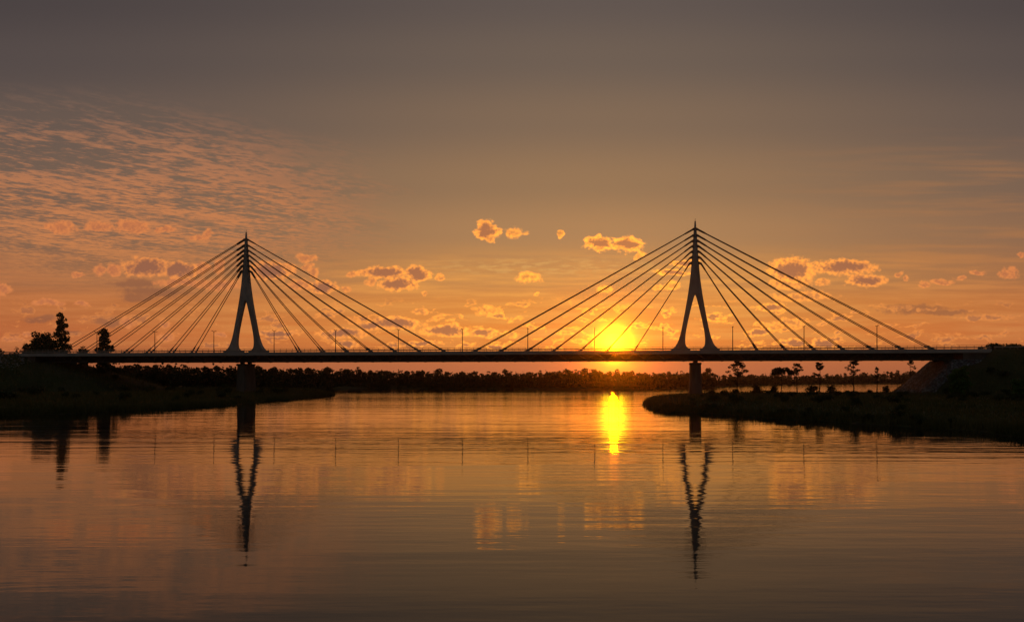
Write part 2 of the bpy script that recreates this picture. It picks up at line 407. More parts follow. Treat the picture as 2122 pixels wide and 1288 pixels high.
# ------------------------------------------------------------------ street lamps on the median
LAMP_LABELS = ['double-armed street lamp in front of the small round tree near the bridge end',
 'second double-armed street lamp from the left end of the bridge',
 'double-armed street lamp just left of the grey left pylon',
 'double-armed street lamp just right of the grey left pylon',
 'second double-armed street lamp to the right of the left pylon',
 'third double-armed street lamp to the right of the left pylon, among its longest stays',
 'street lamp mid-bridge in the gap between the two fans of stays',
 'fourth street lamp left of the dark right pylon, by its longest stays',
 'third street lamp left of the dark right pylon, left of the third',
 'x','x','x','x']
LAMP_LABELS[7] = 'street lamp near the outermost left stays of the right pylon'
LAMP_LABELS[8] = 'thin street lamp immediately left of the setting sun'
LAMP_LABELS[9] = 'thin street lamp between the setting sun and the right pylon'
LAMP_LABELS[10] = 'thin street lamp first to the right of the right pylon'
LAMP_LABELS[11] = 'street lamp second to the right of the right pylon'
LAMP_LABELS[12] = 'street lamp nearest the right end of the bridge under the last stays'
def make_lamp():
    r = empty('street_lamp', (0,0,0))
    b = MB(); b.tube([(0,0,0),(0,0,.5),(0,0,.52),(0,0,7.55)], [.2,.2,.15,.1], 8); b.build('pole', M['steel'], r)
    b = MB(); b.tube([(0,-1.15,7.72),(0,0,7.5),(0,1.15,7.72)], [.07,.09,.07], 6); b.build('arm', M['steel'], r)
    for sg in (-1, 1):
        b = MB(); b.prism([(-.16,7.66),(.16,7.66),(.11,7.8),(-.11,7.8)], *sorted((sg*.95, sg*1.6))); h = b.build('lamp_head', M['steel'], r); fixnormals(h)
    return r
lamp0 = make_lamp()
for i, k in enumerate(range(-3, 10)):
    t = .0665+.1444*k; x, y = bworld(t*BL, 0)
    if i == 0: r = lamp0
    else:
        r = lamp0.copy(); COL.objects.link(r)
        for ch in lamp0.children:
            c = ch.copy(); COL.objects.link(c); c.parent = r
    r.location = (x, y, 14.56); r.rotation_euler = (0, 0, RZ)
    tag(r, LAMP_LABELS[i], 'street lamp', 'street lamps along the bridge')

# ------------------------------------------------------------------ trees
def leaves(blobs, n, size, rng, flat=1.0, shell=.55):
    """n leaf clumps (quads) spread through the given ellipsoid blobs: (x,y,z,rx,ry,rz)"""
    B = np.array(blobs, float); vol = (B[:,3]*B[:,4]*B[:,5])**(.7); pick = rng.choice(len(B), n, p=vol/vol.sum())
    d = rng.normal(size=(n,3)); d /= np.linalg.norm(d, axis=1)[:,None]
    r = (shell+(1-shell)*rng.random(n))**.8*np.where(rng.random(n) < .12, 1.18, 1.0)
    c = B[pick,:3]+d*r[:,None]*B[pick,3:]
    a = rng.normal(size=(n,3)); a /= np.linalg.norm(a, axis=1)[:,None]
    u = rng.normal(size=(n,3)); u -= a*(u*a).sum(1)[:,None]; u /= np.linalg.norm(u, axis=1)[:,None]
    w = np.cross(a, u); s = size*rng.uniform(.55, 1.35, n)[:,None]
    u = u*s; w = w*s*rng.uniform(.45,.9,n)[:,None]; u[:,2] *= flat; w[:,2] *= flat
    v = np.stack([c-u, c-w*.9+u*.1, c+u, c+w], 1).reshape(-1, 3)
    return v, np.arange(4*n).reshape(-1, 4)
def blobs_for(kind, H, W, rng):
    bl = []
    if kind == 'round':
        for i in range(34):
            a = rng.uniform(0, 6.28); z = rng.uniform(.12,.92); rr = W*.5*math.sqrt(max(.03, 1-((z-.46)/.56)**2))*rng.uniform(.35,.86)
            q = W*rng.uniform(.09,.17); bl.append((rr*math.cos(a), rr*math.sin(a), z*H, q, q, q*.8))
        for i in range(6): bl.append((rng.uniform(-.08,.08)*W, rng.uniform(-.08,.08)*W, H*rng.uniform(.3,.62), W*.33, W*.33, H*.3))
    elif kind == 'tall':
        for i in range(52):
            z = .08+.9*i/51; pr = W*.5*max(.12, 1.0-abs(z-.34)**1.5*1.5); a = rng.uniform(0, 6.28); rr = pr*rng.uniform(.2,.95)
            q = W*rng.uniform(.07,.135); bl.append((rr*math.cos(a), rr*math.sin(a), z*H, q, q, q*.75))
        for i in range(9): bl.append((0,0,H*(.14+.088*i),W*.3*max(.2,1-abs(i/10-.3)*1.2),W*.3*max(.2,1-abs(i/10-.3)*1.2),H*.06))
        bl.append((0,0,H*.98,W*.07,W*.07,H*.03))
    elif kind == 'pine':
        for i in range(24):
            z = rng.uniform(.56,.97); a = rng.uniform(0,6.28); rr = W*.5*rng.uniform(.25,1.0)*min(1, (1.12-z)*2.4)
            q = W*rng.uniform(.08,.15); bl.append((rr*math.cos(a), rr*math.sin(a), z*H, q, q, q*.55))
        for i in range(4): bl.append((rng.uniform(-.1,.1)*W, rng.uniform(-.1,.1)*W, H*rng.uniform(.86,.97), W*.16, W*.16, H*.025))
        for i in range(3):
            a = rng.uniform(0,6.28); bl.append((W*.25*math.cos(a), W*.25*math.sin(a), rng.uniform(.3,.5)*H, W*.1, W*.1, W*.04))
    elif kind == 'umbrella':
        for i in range(12):
            a = rng.uniform(0,6.28); rr = W*.5*math.sqrt(rng.uniform(0,.75)); q = W*rng.uniform(.1,.17)
            bl.append((rr*math.cos(a), rr*math.sin(a), H*(.93-.28*(rr/(W*.5))**2)-q*.3, q, q, q*.6))
    elif kind == 'spruce':
        for i in range(11):
            z = .12+.86*i/10; q = W*.5*(1.02-z)+.12; bl.append((rng.uniform(-.1,.1)*W, rng.uniform(-.1,.1)*W, z*H, q, q, H*.05))
    elif kind == 'far':
        for i in range(9):
            z = rng.uniform(.3,.9); a = rng.uniform(0,6.28); rr = W*.5*rng.uniform(.1,.6)*(1.3-z); q = W*rng.uniform(.2,.32)*(1.25-z*.6)
            bl.append((rr*math.cos(a), rr*math.sin(a), z*H, q, q, q*.8))
        bl.append((rng.uniform(-.08,.08)*W,0,H*.95,W*.13,W*.13,H*.06))
    elif kind == 'bush':
        for i in range(8):
            a = rng.uniform(0,6.28); rr = W*.5*rng.uniform(0,.7); q = W*rng.uniform(.17,.28)
            bl.append((rr*math.cos(a), rr*math.sin(a), H*rng.uniform(.3,.75), q, q, H*.26))
    return bl
def trunk_mb(H, W, blobs, rng, r0, limbs=8, topf=.93):
    b = MB(); lx, ly = rng.uniform(-.03,.03)*H, rng.uniform(-.03,.03)*H
    P = lambda z: (lx*math.sin(z*3), ly*math.sin(z*2.4), z*H)
    zs = [-.03,0,.02,.15,.35,.55,.75,topf]
    b.tube([P(z) for z in zs], [r0*1.35, r0*1.3, r0*1.05, r0*.9, r0*.72, r0*.5, r0*.3, r0*.08], 7)
    for q in sorted(blobs, key=lambda q: -q[3])[:limbs]:
        z0 = max(.1, min(topf-.05, q[2]/H-rng.uniform(.06,.16))); p0 = Vector(P(z0)); p1 = Vector(q[:3])
        m = p0.lerp(p1, .55)+Vector((0,0,-.02*H)); rr = r0*(1-z0)*.45+.012
        b.tube([p0, m, p1], [rr, rr*.65, rr*.2], 5)
    return b
def place_tree(name, kind, x, y, H, W, n, size, leaf, label, cat='tree', group=None, r0=None, seed=0, z=None, limbs=8):
    rng = np.random.default_rng(seed); root = empty(name, (x, y, hz(x, y)-.08 if z is None else z))
    bl = blobs_for(kind, H, W, rng)
    trunk_mb(H, W, bl, rng, r0 or H*.016, limbs).build('trunk', M['bark'], root, True)
    v, f = leaves(bl, n, size, rng, flat=.8 if kind in ('pine',) else 1.0)
    c = bpy.data.objects.new('crown', np_mesh('crown', v, f, [leaf])); COL.objects.link(c); c.parent = root
    tag(root, label, cat, group); return root
def tree_at(name, kind, px, pytop, D, wpx, label, n, size, leaf='leafdark', **kw):
    x = ray(px, D); g = kw.pop('base', None); z0 = hz(x, D)-.08 if g is None else g
    H = zat(pytop, D)-z0
    return place_tree(name, kind, x, D, H, wpx*D/F, n, size, M[leaf], label, z=z0, **kw)

# trees behind the left bridge end
tree_at('tall_tree', 'tall', 127, 649, 332, 50, 'tallest tree on the left, dark loose crown with sky showing through', 3600, .42, seed=3)
tree_at('broadleaf_tree', 'round', 88, 682, 336, 62, 'broad dense round-topped tree left of the tallest tree', 6500, .42, seed=4)
tree_at('broadleaf_tree', 'round', 58, 707, 340, 34, 'low dark tree at the left foot of the broad dense tree', 2000, .42, seed=5)
tree_at('broadleaf_tree', 'tall', 214, 683, 334, 50, 'dark upright tree rising behind the second and third stays', 4000, .42, seed=6)
tree_at('small_tree', 'round', 172, 713, 334, 26, 'small rounded tree just above the deck left of the upright tree', 1300, .42, seed=8)
tree_at('small_tree', 'round', 35, 714, 338, 18, 'small airy round tree beside the left approach road', 420, .38, seed=9)
tree_at('small_tree', 'round', 3, 718, 335, 14, 'dark small tree cut by the left edge of the view', 400, .4, seed=10)

# slim pines and other trees on the right bank
pine_spots = [
 ('pine_tree','pine',1527,747,286,46,'tallest slim pine by the right pier with flat sparse crown',900,.36,21),
 ('pine_tree','pine',1652,750,290,25,'slim pine between the umbrella-crowned tree and the next pine',520,.34,22),
 ('pine_tree','pine',1698,749,284,29,'slim pine with a small domed crown above the dark shrub',600,.34,23),
 ('pine_tree','pine',1770,744,288,34,'slim pine whose crown touches the deck underside',640,.34,24),
 ('pine_tree','pine',1817,758,292,15,'short thin pine standing nearest left of the stone slope',330,.3,25),
 ('broadleaf_tree','umbrella',1619,757,294,52,'wide umbrella-crowned dark tree on the right bank',1300,.38,26),
 ('pine_tree','pine',1888,741,296,24,'thin pine topping out under the deck left of the abutment',300,.3,27),
 ('small_tree','round',1568,796,292,22,'small bushy tree with low crown right of the tallest pine',420,.3,28),
 ('small_tree','round',1604,797,288,18,'small tree with thin trunk below the umbrella crown',300,.3,29),
 ('small_tree','round',1722,796,290,22,'small bushy tree right of the domed pine',360,.3,30),
 ('small_tree','round',1836,798,290,18,'small bushy tree right of the short thin pine',300,.3,31)]
for nm, kd, px, pt, D, w, lb, n, sz, sd in pine_spots:
    n, sz = int(n*1.7), sz*.7
    tree_at(nm, kd, px, pt, D, w, lb, n, sz, seed=sd, r0=.19 if kd == 'pine' else .15, limbs=22)
# green tree at the foot of the right embankment
tree_at('broadleaf_tree', 'round', 1988, 752, 232, 46, 'green leafy tree in front of the stone slope at the right abutment', 2600, .34, leaf='leafmid', seed=33)
tree_at('small_tree', 'round', 2112, 783, 200, 34, 'dark leafy young tree on the right grass slope', 1100, .32, leaf='leafmid', seed=34)

# the wood across the river: trees one can tell apart by their heads
FARD = [(-200,430),(300,420),(500,430),(640,500),(700,575),(1000,558),(1310,548),(1400,600),(1480,660),(1512,800),(1600,985),(1750,1150),(1900,1345),(2300,1490)]
FART = [(-200,750),(230,754),(330,754),(420,756),(500,758),(600,760.5),(700,763),(800,766),(900,767),(1000,768),(1100,768),(1180,766),(1240,764),(1300,769),(1350,771),(1420,767),(1466,768),(1500,773),(1600,774),(1700,774),(1800,771),(1900,767),(2000,764),(2300,764)]
def interp(tab, x): return float(np.interp(x, [a for a,_ in tab], [c for _,c in tab]))
protos = []
for i in range(9):
    rng = np.random.default_rng(100+i); kind = 'far' if i < 6 else 'spruce'
    H, W = 12.0, (7.5, 6.4, 8.2, 5.6, 7.0, 6.0, 4.6, 4.0, 5.2)[i]
    bl = blobs_for(kind, H, W, rng); tb = trunk_mb(H, W, bl, rng, .17, 5)
    v, f = leaves(bl, 560, .42, rng)
    nb = len(tb.v); fs = tb.f+[tuple(int(q)+nb for q in r) for r in f]; vs = tb.v+[tuple(map(float, q)) for q in v]
    mb = MB(); mb.v = vs; mb.f = fs; mb.m = [0]*len(tb.f)+[1]*len(f)
    protos.append(mb.mesh('forest_tree', [M['bark'], M['leaffar']]))
def far_tree(px, dD, top, group, label):
    D = interp(FARD, px)+dD; x = ray(px, D); z0 = max(hz(x, D), .4)-.3
    pr = random.choice(protos[:6]) if random.random() < .8 else random.choice(protos[6:])
    o = bpy.data.objects.new('forest_tree', pr); COL.objects.link(o)
    k = max(zat(top, D)-z0, 3)/12.0
    o.location = (x, D, z0); o.rotation_euler = (0,0,random.uniform(0,6.28)); w = k*random.uniform(1.0,1.5); o.scale = (w, w, k)
    tag(o, label, 'tree', group)
zones = [(225, 660, 58, 'trees of the wood behind the left bank', 'dark tree in the wood rising behind the left bank'),
         (660, 1265, 96, 'trees of the far shore wood in mid-river', 'dark tree in the far shore wood seen under the middle of the bridge'),
         (1275, 1500, 34, 'trees of the far shore wood by the right pier', 'dark tree in the far shore wood around the right pier'),
         (1500, 1905, 66, 'trees of the far wood beyond the backwater', 'dark tree in the distant wood beyond the right backwater')]
for a, c, n, grp, lb in zones:
    for i in range(n):
        px = a+(c-a)*(i+random.random())/n
        far_tree(px, random.uniform(8, 26)*(1 if px < 1500 else 2), interp(FART, px)+random.uniform(-.5, 7)+(-4 if random.random() < .14 else 0), grp, lb)
far_tree(1466, 10, 762, 'trees of the far shore wood by the right pier', zones[2][4])
# closed mass of the same wood behind and under those heads
vs, fs, off = [], [], 0
for i in range(1500):
    px = random.uniform(-260, 2330); D = interp(FARD, px)+random.uniform(2, 75)*(1 if px < 1500 else 2.5)
    x = ray(px, D); near = random.random() < .4
    top = interp(FART, px)+(random.uniform(2, 9) if not near else random.uniform(14, 24)) 
    z0 = max(hz(x, D), 0.3); H = max(zat(top, D)-z0, 1.8); q = random.uniform(2.4, 4.2)*(1 if px < 1500 else 1.9)
    v, f = leaves([(x, D, z0+H*.5, q, q, H*.5)], 46, .85*(1 if px < 1500 else 1.7), RNG, shell=.5)
    vs.append(v); fs.append(f+off); off += len(v)
for i in range(1400):                      # shoreline thicket
    px = random.uniform(560, 2250); D = interp(FARD, px)-random.uniform(-3, 9)
    if px < 640 or px > 1480: D = interp(FARD, px)+random.uniform(0, 8)
    x = ray(px, D); z0 = hz(x, D)
    if z0 < .05: continue
    q = random.uniform(1.2, 2.6)*(1 if px < 1500 else 2); v, f = leaves([(x, D, z0+q*.6, q, q, q*.8)], 22, .6*(1 if px < 1500 else 1.8), RNG, shell=.4)
    vs.append(v); fs.append(f+off); off += len(v)
o = bpy.data.objects.new('woodland', np_mesh('woodland', np.concatenate(vs), np.concatenate(fs), [M['leaffar']])); COL.objects.link(o)
tag(o, 'dense dark wood closing the far shore of the river', 'woodland', kind='stuff')

# ------------------------------------------------------------------ shrubs, reeds and grass on the banks
bush_protos = []
for i in range(5):
    rng = np.random.default_rng(300+i); H, W = 2.0, 2.8+.5*(i % 3)
    bl = blobs_for('bush', H, W, rng); v, f = leaves(bl, 420, .2, rng, shell=.35); bush_protos.append(np_mesh('shrub', v, f, [M['leafdark']]))
def bush(x, y, sc, label, group):
    o = bpy.data.objects.new('shrub', random.choice(bush_protos)); COL.objects.link(o)
    o.location = (x, y, hz(x, y)-.1); o.rotation_euler = (0,0,random.uniform(0,6.28)); o.scale = (sc*random.uniform(.9,1.3), sc*random.uniform(.9,1.3), sc)
    tag(o, label, 'shrub', group)
def scatter(n, gen, ok):
    k = 0; t = 0
    while k < n and t < n*60:
        t += 1; x, y = gen(); z = hz(x, y)
        if ok(x, y, z): yield x, y; k += 1
def clear(x, y):
    s, l = axis(x, y); return not (abs(l) < 11 and (s < -60 or s > 210)) and not (abs(l) < 6 and (abs(s) < 3 or abs(s-BL) < 3))
for x, y in scatter(44, lambda: (lambda D: (ray(random.uniform(-60, 660), D), D))(random.uniform(170, 400)), lambda x, y, z: .5 < z < 9 and clear(x, y)):
    bush(x, y, random.uniform(.6, 1.35), 'low dark shrub growing on the left river bank', 'shrubs on the left bank')
for x, y in scatter(40, lambda: (lambda D: (ray(random.uniform(1350, 1900), D), D))(random.uniform(110, 296)), lambda x, y, z: .4 < z < 4 and clear(x, y)):
    bush(x, y, random.uniform(.45, .95), 'low dark shrub growing on the flat right bank', 'shrubs on the flat right bank')
for x, y in scatter(26, lambda: (lambda D: (ray(random.uniform(1960, 2180), D), D))(random.uniform(170, 246)), lambda x, y, z: 1 < z < 13 and clear(x, y)):
    bush(x, y, random.uniform(.5, 1.1), 'dark shrub on the grass slope of the right embankment', 'shrubs on the right embankment')
for i in range(34):
    q = random.uniform(1400, 2080); yq = float(np.interp(-q, [-p[0] for p in right_front], [p[1] for p in right_front])); x, y = shore(q, yq)
    y += random.uniform(1.5, 7); bush(x, y, random.uniform(.3, .62), 'low tussock-like shrub at the near waterline of the right bank', 'shrubs along the right waterline')
x = ray(1684, 285); bush(x, 285, 1.35, 'rounded dark shrub alone at the far edge of the right bank', None)
for i in range(30):
    s = S1+5+i*1.7+random.uniform(-.6,.6); x, y = bworld(s, random.uniform(10.6, 12)); bush(x, y, random.uniform(.9,1.45), 'hedge shrub along the right approach road', 'hedge shrubs by the right road')
for i in range(12):
    s = S0-4-i*4+random.uniform(-1.5,1.5); x, y = bworld(s, random.uniform(11, 14)); bush(x, y, random.uniform(.6,1.1), 'hedge shrub along the left approach road', 'hedge shrubs by the left road')

def blades(n, gen, lo, hi, wid):
    X, Y = gen(n); Z = height(X, Y); k = (Z > .03)
    s, l = axis(X, Y); k &= ~((np.abs(l) < 10.5) & ((s < S0+8) | (s > 219)))
    st = (s > 205) & (s < 236) & (Z > 1.6) & (np.abs(l) < 16); k &= ~st
    X, Y, Z = X[k], Y[k], Z[k]; n = len(X)
    a = RNG.uniform(0, 6.28, n); h = RNG.uniform(lo, hi, n)*np.where(Z < .75, 1.25, 1); lean = RNG.normal(0, .25, (n,2))*h[:,None]; w = wid*RNG.uniform(.6, 1.4, n)
    b0 = np.stack([X-np.cos(a)*w, Y-np.sin(a)*w, Z-.1], 1); b1 = np.stack([X+np.cos(a)*w, Y+np.sin(a)*w, Z-.1], 1)
    t = np.stack([X+lean[:,0], Y+lean[:,1], Z+h], 1)
    return np.stack([b0, b1, t], 1).reshape(-1, 3)
def gen_l(n): D = RNG.uniform(150, 420, n); return (RNG.uniform(-80, 700, n)-CX)/F*D, D
def gen_r(n): D = 75+230*RNG.random(n)**1.2; return (RNG.uniform(1325, 2200, n)-CX)/F*D, D
def gen_edge(poly, a, c):
    def g(n):
        P = poly[a:c]; i = RNG.integers(0, len(P)-1, n); t = RNG.random(n)
        q = P[i]*(1-t)[:,None]+P[i+1]*t[:,None]+RNG.normal(0, 1.6, (n,2)); return q[:,0], q[:,1]
    return g
V = np.concatenate([blades(26000, gen_l, .35, 1.1, .22), blades(16000, gen_edge(P_LEFT, 1, 16), .3, 1.0, .16),
                    blades(34000, gen_r, .2, .7, .16), blades(16000, gen_edge(P_RIGHT, 1, 25), .25, .9, .11)])
o = bpy.data.objects.new('bank_grass', np_mesh('bank_grass', V, np.arange(len(V)).reshape(-1, 3), [M['grassblade']])); COL.objects.link(o)
tag(o, 'rough grass and reeds covering both river banks', 'grass', kind='stuff')

# stone pitching on the right abutment cone
ss = np.arange(207.5, 231.5, .35); ll = np.arange(-25, 18, .35)
A, B = np.meshgrid(ss, ll); X = PL[0]+A*ca-B*sa; Y = PL[1]+A*sa+B*ca; Z = height(X.ravel(), Y.ravel())
rg = np.random.default_rng(5); Z = Z+.10+rg.uniform(0,.14,Z.shape)
n1, n2 = len(ss), len(ll); keep = []
Zg = Z.reshape(n2, n1)
for j in range(n2-1):
    for i in range(n1-1):
        zz = Zg[j,i]; s_, l_ = ss[i], ll[j]
        if 1.3+.35*math.sin(i*.7+j*.3) < zz < 12.4 and (abs(l_) < 11.5 or l_ < 0) and l_ > -24+(s_-207)*.55:
            k = j*n1+i; keep.append((k, k+1, k+n1+1, k+n1))
o = bpy.data.objects.new('stone_slope', np_mesh('stone_slope', np.stack([X.ravel(), Y.ravel(), Z], 1), keep, [M['paving']])); COL.objects.link(o)
tag(o, 'grey stone-pitched slope below the right bridge abutment', 'stone slope')
# loose stones beside the left abutment
b = MB()
for i in range(420):
    s = random.uniform(S0-14, S0+6); l = -random.uniform(10.5, 21); x, y = bworld(s, l); z = hz(x, y)
    if random.random() > .9-abs(s-(S0-3))/26: continue
    q = random.uniform(.14,.42); vs = []
    for dz, k in ((-.4,.7),(.1,1),(.55,.6)):
        for a in range(5): vs.append((x+q*k*random.uniform(.7,1.2)*math.cos(a*1.256), y+q*k*random.uniform(.7,1.2)*math.sin(a*1.256), z+q*dz))
    b.add(vs, [(4,3,2,1,0)]+[(r*5+a, r*5+(a+1)%5, r*5+5+(a+1)%5, r*5+5+a) for r in range(2) for a in range(5)]+[(10,11,12,13,14)])
tag(b.build('riprap_stones', M['stone']), 'loose pale riprap stones beside the left abutment', 'stones', kind='stuff')

# ------------------------------------------------------------------ sky
SUN_PX, SUN_PY = 1272, 711
SD = Vector(((SUN_PX-CX)/F, 1, (HY-SUN_PY)/F)).normalized()
W = bpy.data.worlds.new('World'); S.world = W; W.use_nodes = True
nt = W.node_tree; N = nt.nodes; L = nt.links
for n in list(N): N.remove(n)
def node(t, **kw):
    n = N.new(t)
    for k, v in kw.items(): setattr(n, k, v)
    return n
def sock(v, s):
    if hasattr(v, 'is_output'): L.new(v, s)
    else: s.default_value = v
def mth(op, a, b=0.0, c=None, clamp=False):
    n = node('ShaderNodeMath', operation=op, use_clamp=clamp); sock(a, n.inputs[0]); sock(b, n.inputs[1])
    if c is not None: sock(c, n.inputs[2])
    return n.outputs[0]
def vm(op, a, b=None, scale=None):
    n = node('ShaderNodeVectorMath', operation=op); sock(a, n.inputs[0])
    if b is not None: sock(b, n.inputs[1])
    if scale is not None: sock(scale, n.inputs['Scale'])
    return n.outputs['Value'] if op in ('LENGTH','DOT_PRODUCT','DISTANCE') else n.outputs['Vector']
def sstep(v, a, b, lo=0.0, hi=1.0):
    n = node('ShaderNodeMapRange', interpolation_type='SMOOTHSTEP'); sock(v, n.inputs['Value'])
    n.inputs['From Min'].default_value = a; n.inputs['From Max'].default_value = b; n.inputs['To Min'].default_value = lo; n.inputs['To Max'].default_value = hi
    return n.outputs[0]
def ramp(v, pts, interp='EASE'):
    n = node('ShaderNodeValToRGB'); n.color_ramp.interpolation = interp; e = n.color_ramp.elements
    while len(e) > 1: e.remove(e[0])
    e[0].position = pts[0][0]; e[0].color = (*pts[0][1], 1)
    for p, c in pts[1:]: q = e.new(p); q.color = (*c, 1)
    sock(v, n.inputs[0]); return n.outputs[0]
def mix(f, a, b, blend='MIX'):
    n = node('ShaderNodeMix', data_type='RGBA', blend_type=blend); sock(f, n.inputs[0])
    for v, i in ((a, 6), (b, 7)):
        if hasattr(v, 'is_output'): L.new(v, n.inputs[i])
        else: n.inputs[i].default_value = (*v, 1)
    return n.outputs[2]
def noise(vec, scale, detail=4, rough=.5, out='Fac', dist=0.0):
    n = node('ShaderNodeTexNoise'); L.new(vec, n.inputs['Vector']); n.inputs['Scale'].default_value = scale
    n.inputs['Detail'].default_value = detail; n.inputs['Roughness'].default_value = rough; n.inputs['Distortion'].default_value = dist
    return n.outputs[out]
def comb(x, y, z=0.0):
    n = node('ShaderNodeCombineXYZ'); sock(x, n.inputs[0]); sock(y, n.inputs[1]); sock(z, n.inputs[2]); return n.outputs[0]
D_ = node('ShaderNodeTexCoord').outputs['Generated']
sp = node('ShaderNodeSeparateXYZ'); L.new(D_, sp.inputs[0]); dx, dy, dz = sp.outputs
yy = mth('MAXIMUM', dy, .12)
qx = mth('MULTIPLY', mth('DIVIDE', dx, yy), F/100); qz = mth('MULTIPLY', mth('DIVIDE', mth('MAXIMUM', dz, .0), yy), F/100)
ahead = sstep(dy, .1, .45)
Q = comb(qx, qz)                       # bearing east of north and height above the horizon, as tangents x 18.38
def qp(px, py): return ((px-CX)/100, (HY-py)/100)
def rpos(py): return (HY-py)/800.0
rv = mth('DIVIDE', qz, 8.0, clamp=True)
R_SUN = [(0,lin((188,107,68))),(rpos(756),lin((194,111,69))),(rpos(728),lin((224,130,60))),(rpos(690),lin((236,140,60))),(rpos(640),lin((224,142,66))),(rpos(570),lin((198,139,80))),(rpos(480),lin((175,131,88))),(rpos(380),lin((153,119,86))),(rpos(250),lin((130,106,85))),(rpos(120),lin((111,95,83))),(rpos(0),lin((98,86,80)))]
R_SIDE = [(0,lin((148,88,59))),(rpos(740),lin((166,95,59))),(rpos(690),lin((180,99,58))),(rpos(630),lin((178,104,60))),(rpos(570),lin((154,102,70))),(rpos(480),lin((133,98,76))),(rpos(380),lin((114,92,79))),(rpos(250),lin((97,83,77))),(rpos(120),lin((84,74,72))),(rpos(0),lin((74,66,66)))]
cs, cd = ramp(rv, R_SUN), ramp(rv, R_SIDE)
off = mth('SUBTRACT', qx, (SUN_PX-40-CX)/100)
wgt = mth('POWER', 2.718, mth('MULTIPLY', mth('MULTIPLY', off, off), -1/(7.2*7.2)))
base = mix(wgt, cd, cs)
# low streaks of thin stratus
w1 = noise(comb(mth('MULTIPLY', qx, .32), mth('MULTIPLY', qz, 5.0), 3.1), 1.0, 5, .55)
w2 = noise(comb(mth('MULTIPLY', qx, .9), mth('MULTIPLY', qz, 13.0), 8.3), 1.0, 4, .6)
stk = mth('ADD', sstep(w1, .42, .66), mth('MULTIPLY', sstep(w2, .4, .7), .55))
band = mth('MULTIPLY', sstep(qz, 2.9, 1.9), sstep(qz, .45, .85))
stc = mix(wgt, lin((196,118,70)), lin((246,168,80)))
base = mix(mth('MULTIPLY', mth('MULTIPLY', stk, band), .55, clamp=True), base, stc)
hi = mth('MULTIPLY', sstep(qx, 4.0, 10.0), mth('MULTIPLY', sstep(qz, 5.4, 4.0), sstep(qz, 1.2, 2.2)))
base = mix(mth('MULTIPLY', mth('MULTIPLY', sstep(w1, .42, .7), hi), .35), base, lin((190,125,72)))
# altocumulus sheet on the left, laid out on a level cloud layer
vz = mth('MAXIMUM', mth('DIVIDE', qz, F/100), .03)
lx = mth('DIVIDE', mth('DIVIDE', qx, F/100), vz); ly = mth('DIVIDE', 1.0, vz)
P2 = comb(mth('MULTIPLY', mth('ADD', lx, mth('MULTIPLY', ly, 1.0)), .7), mth('MULTIPLY', mth('SUBTRACT', ly, mth('MULTIPLY', lx, 1.0)), 1.05))
a1 = noise(P2, 9.0, 6, .62, dist=.55); a2 = noise(P2, 1.2, 4, .55)
a3 = noise(P2, 21.0, 4, .6)
acu = sstep(mth('ADD', mth('ADD', a1, mth('MULTIPLY', mth('SUBTRACT', a3, .5), .55)), mth('MULTIPLY', mth('SUBTRACT', a2, .5), .8)), .36, .64)
def ell(cx, cy, rx, ry, rot=0.0):
    x, y = qp(cx, cy); m = node('ShaderNodeMapping', vector_type='TEXTURE'); L.new(Q, m.inputs[0])
    m.inputs['Location'].default_value = (x, y, 0); m.inputs['Rotation'].default_value = (0,0,rot); m.inputs['Scale'].default_value = (rx/100, ry/100, 1)
    return vm('LENGTH', m.outputs[0])
e1 = mth('ADD', ell(210, 400, 680, 235, -.08), mth('MULTIPLY', mth('SUBTRACT', a2, .5), .7))
msk = sstep(e1, 1.02, .45)
acol = ramp(rv, [(0, lin((200,120,72))),(rpos(560), lin((206,130,76))),(rpos(440), lin((200,127,80))),(rpos(330), lin((176,118,84))),(rpos(200), lin((126,98,83)))])
abase = mix(.55, base, lin((112,92,78)))
base = mix(mth('MULTIPLY', msk, .5), base, abase)
base = mix(mth('MULTIPLY', mth('MULTIPLY', acu, msk), .92), base, acol)
e2 = ell(1150, 553, 330, 24); base = mix(mth('MULTIPLY', mth('MULTIPLY', sstep(noise(comb(mth('MULTIPLY',qx,3.0),mth('MULTIPLY',qz,14.0)),1.0,4,.6), .45,.62), sstep(e2, 1.1, .3)), .5), base, lin((222,168,96)))

# heaped clouds: ellipses in bearing and height, frayed by noise
wn = noise(Q, 2.6, 3, .55, 'Color')
QW = vm('ADD', Q, vm('MULTIPLY', vm('SUBTRACT', wn, (.5,.5,.5)), (.40,.24,0)))
Qs = vm('MULTIPLY', Q, (1.0,1.35,1.0))
bil = noise(Qs, 6.5, 6, .62)
tosun = vm('NORMALIZE', vm('SUBTRACT', (*qp(SUN_PX, SUN_PY+0), 0), Q))
bil2 = noise(vm('ADD', Qs, vm('MULTIPLY', tosun, (.05,.05,0))), 6.5, 6, .62)
relief = mth('MULTIPLY', mth('SUBTRACT', bil, bil2), 3.2)      # billows facing the sun catch it
def field(lst):
    cur = None; qw = QW
    for k, (cx, cy, rx, ry) in enumerate(lst):
        if k and k % 4 == 0: qw = vm('ADD', QW, vm('SCALE', (1e-7,0,0), scale=cur))   # keeps the shader evaluating cloud by cloud
        x, y = qp(cx, cy); m = node('ShaderNodeMapping', vector_type='TEXTURE'); L.new(qw, m.inputs[0])
        m.inputs['Location'].default_value = (x, y, 0); m.inputs['Scale'].default_value = (rx/100*1.18, ry/100*1.18, 1)
        d = vm('LENGTH', m.outputs[0]); cur = d if cur is None else mth('SMOOTH_MIN', cur, d, .22)
    return mth('ADD', mth('SUBTRACT', 1.0, cur), mth('MULTIPLY', mth('SUBTRACT', bil, .5), 1.15))
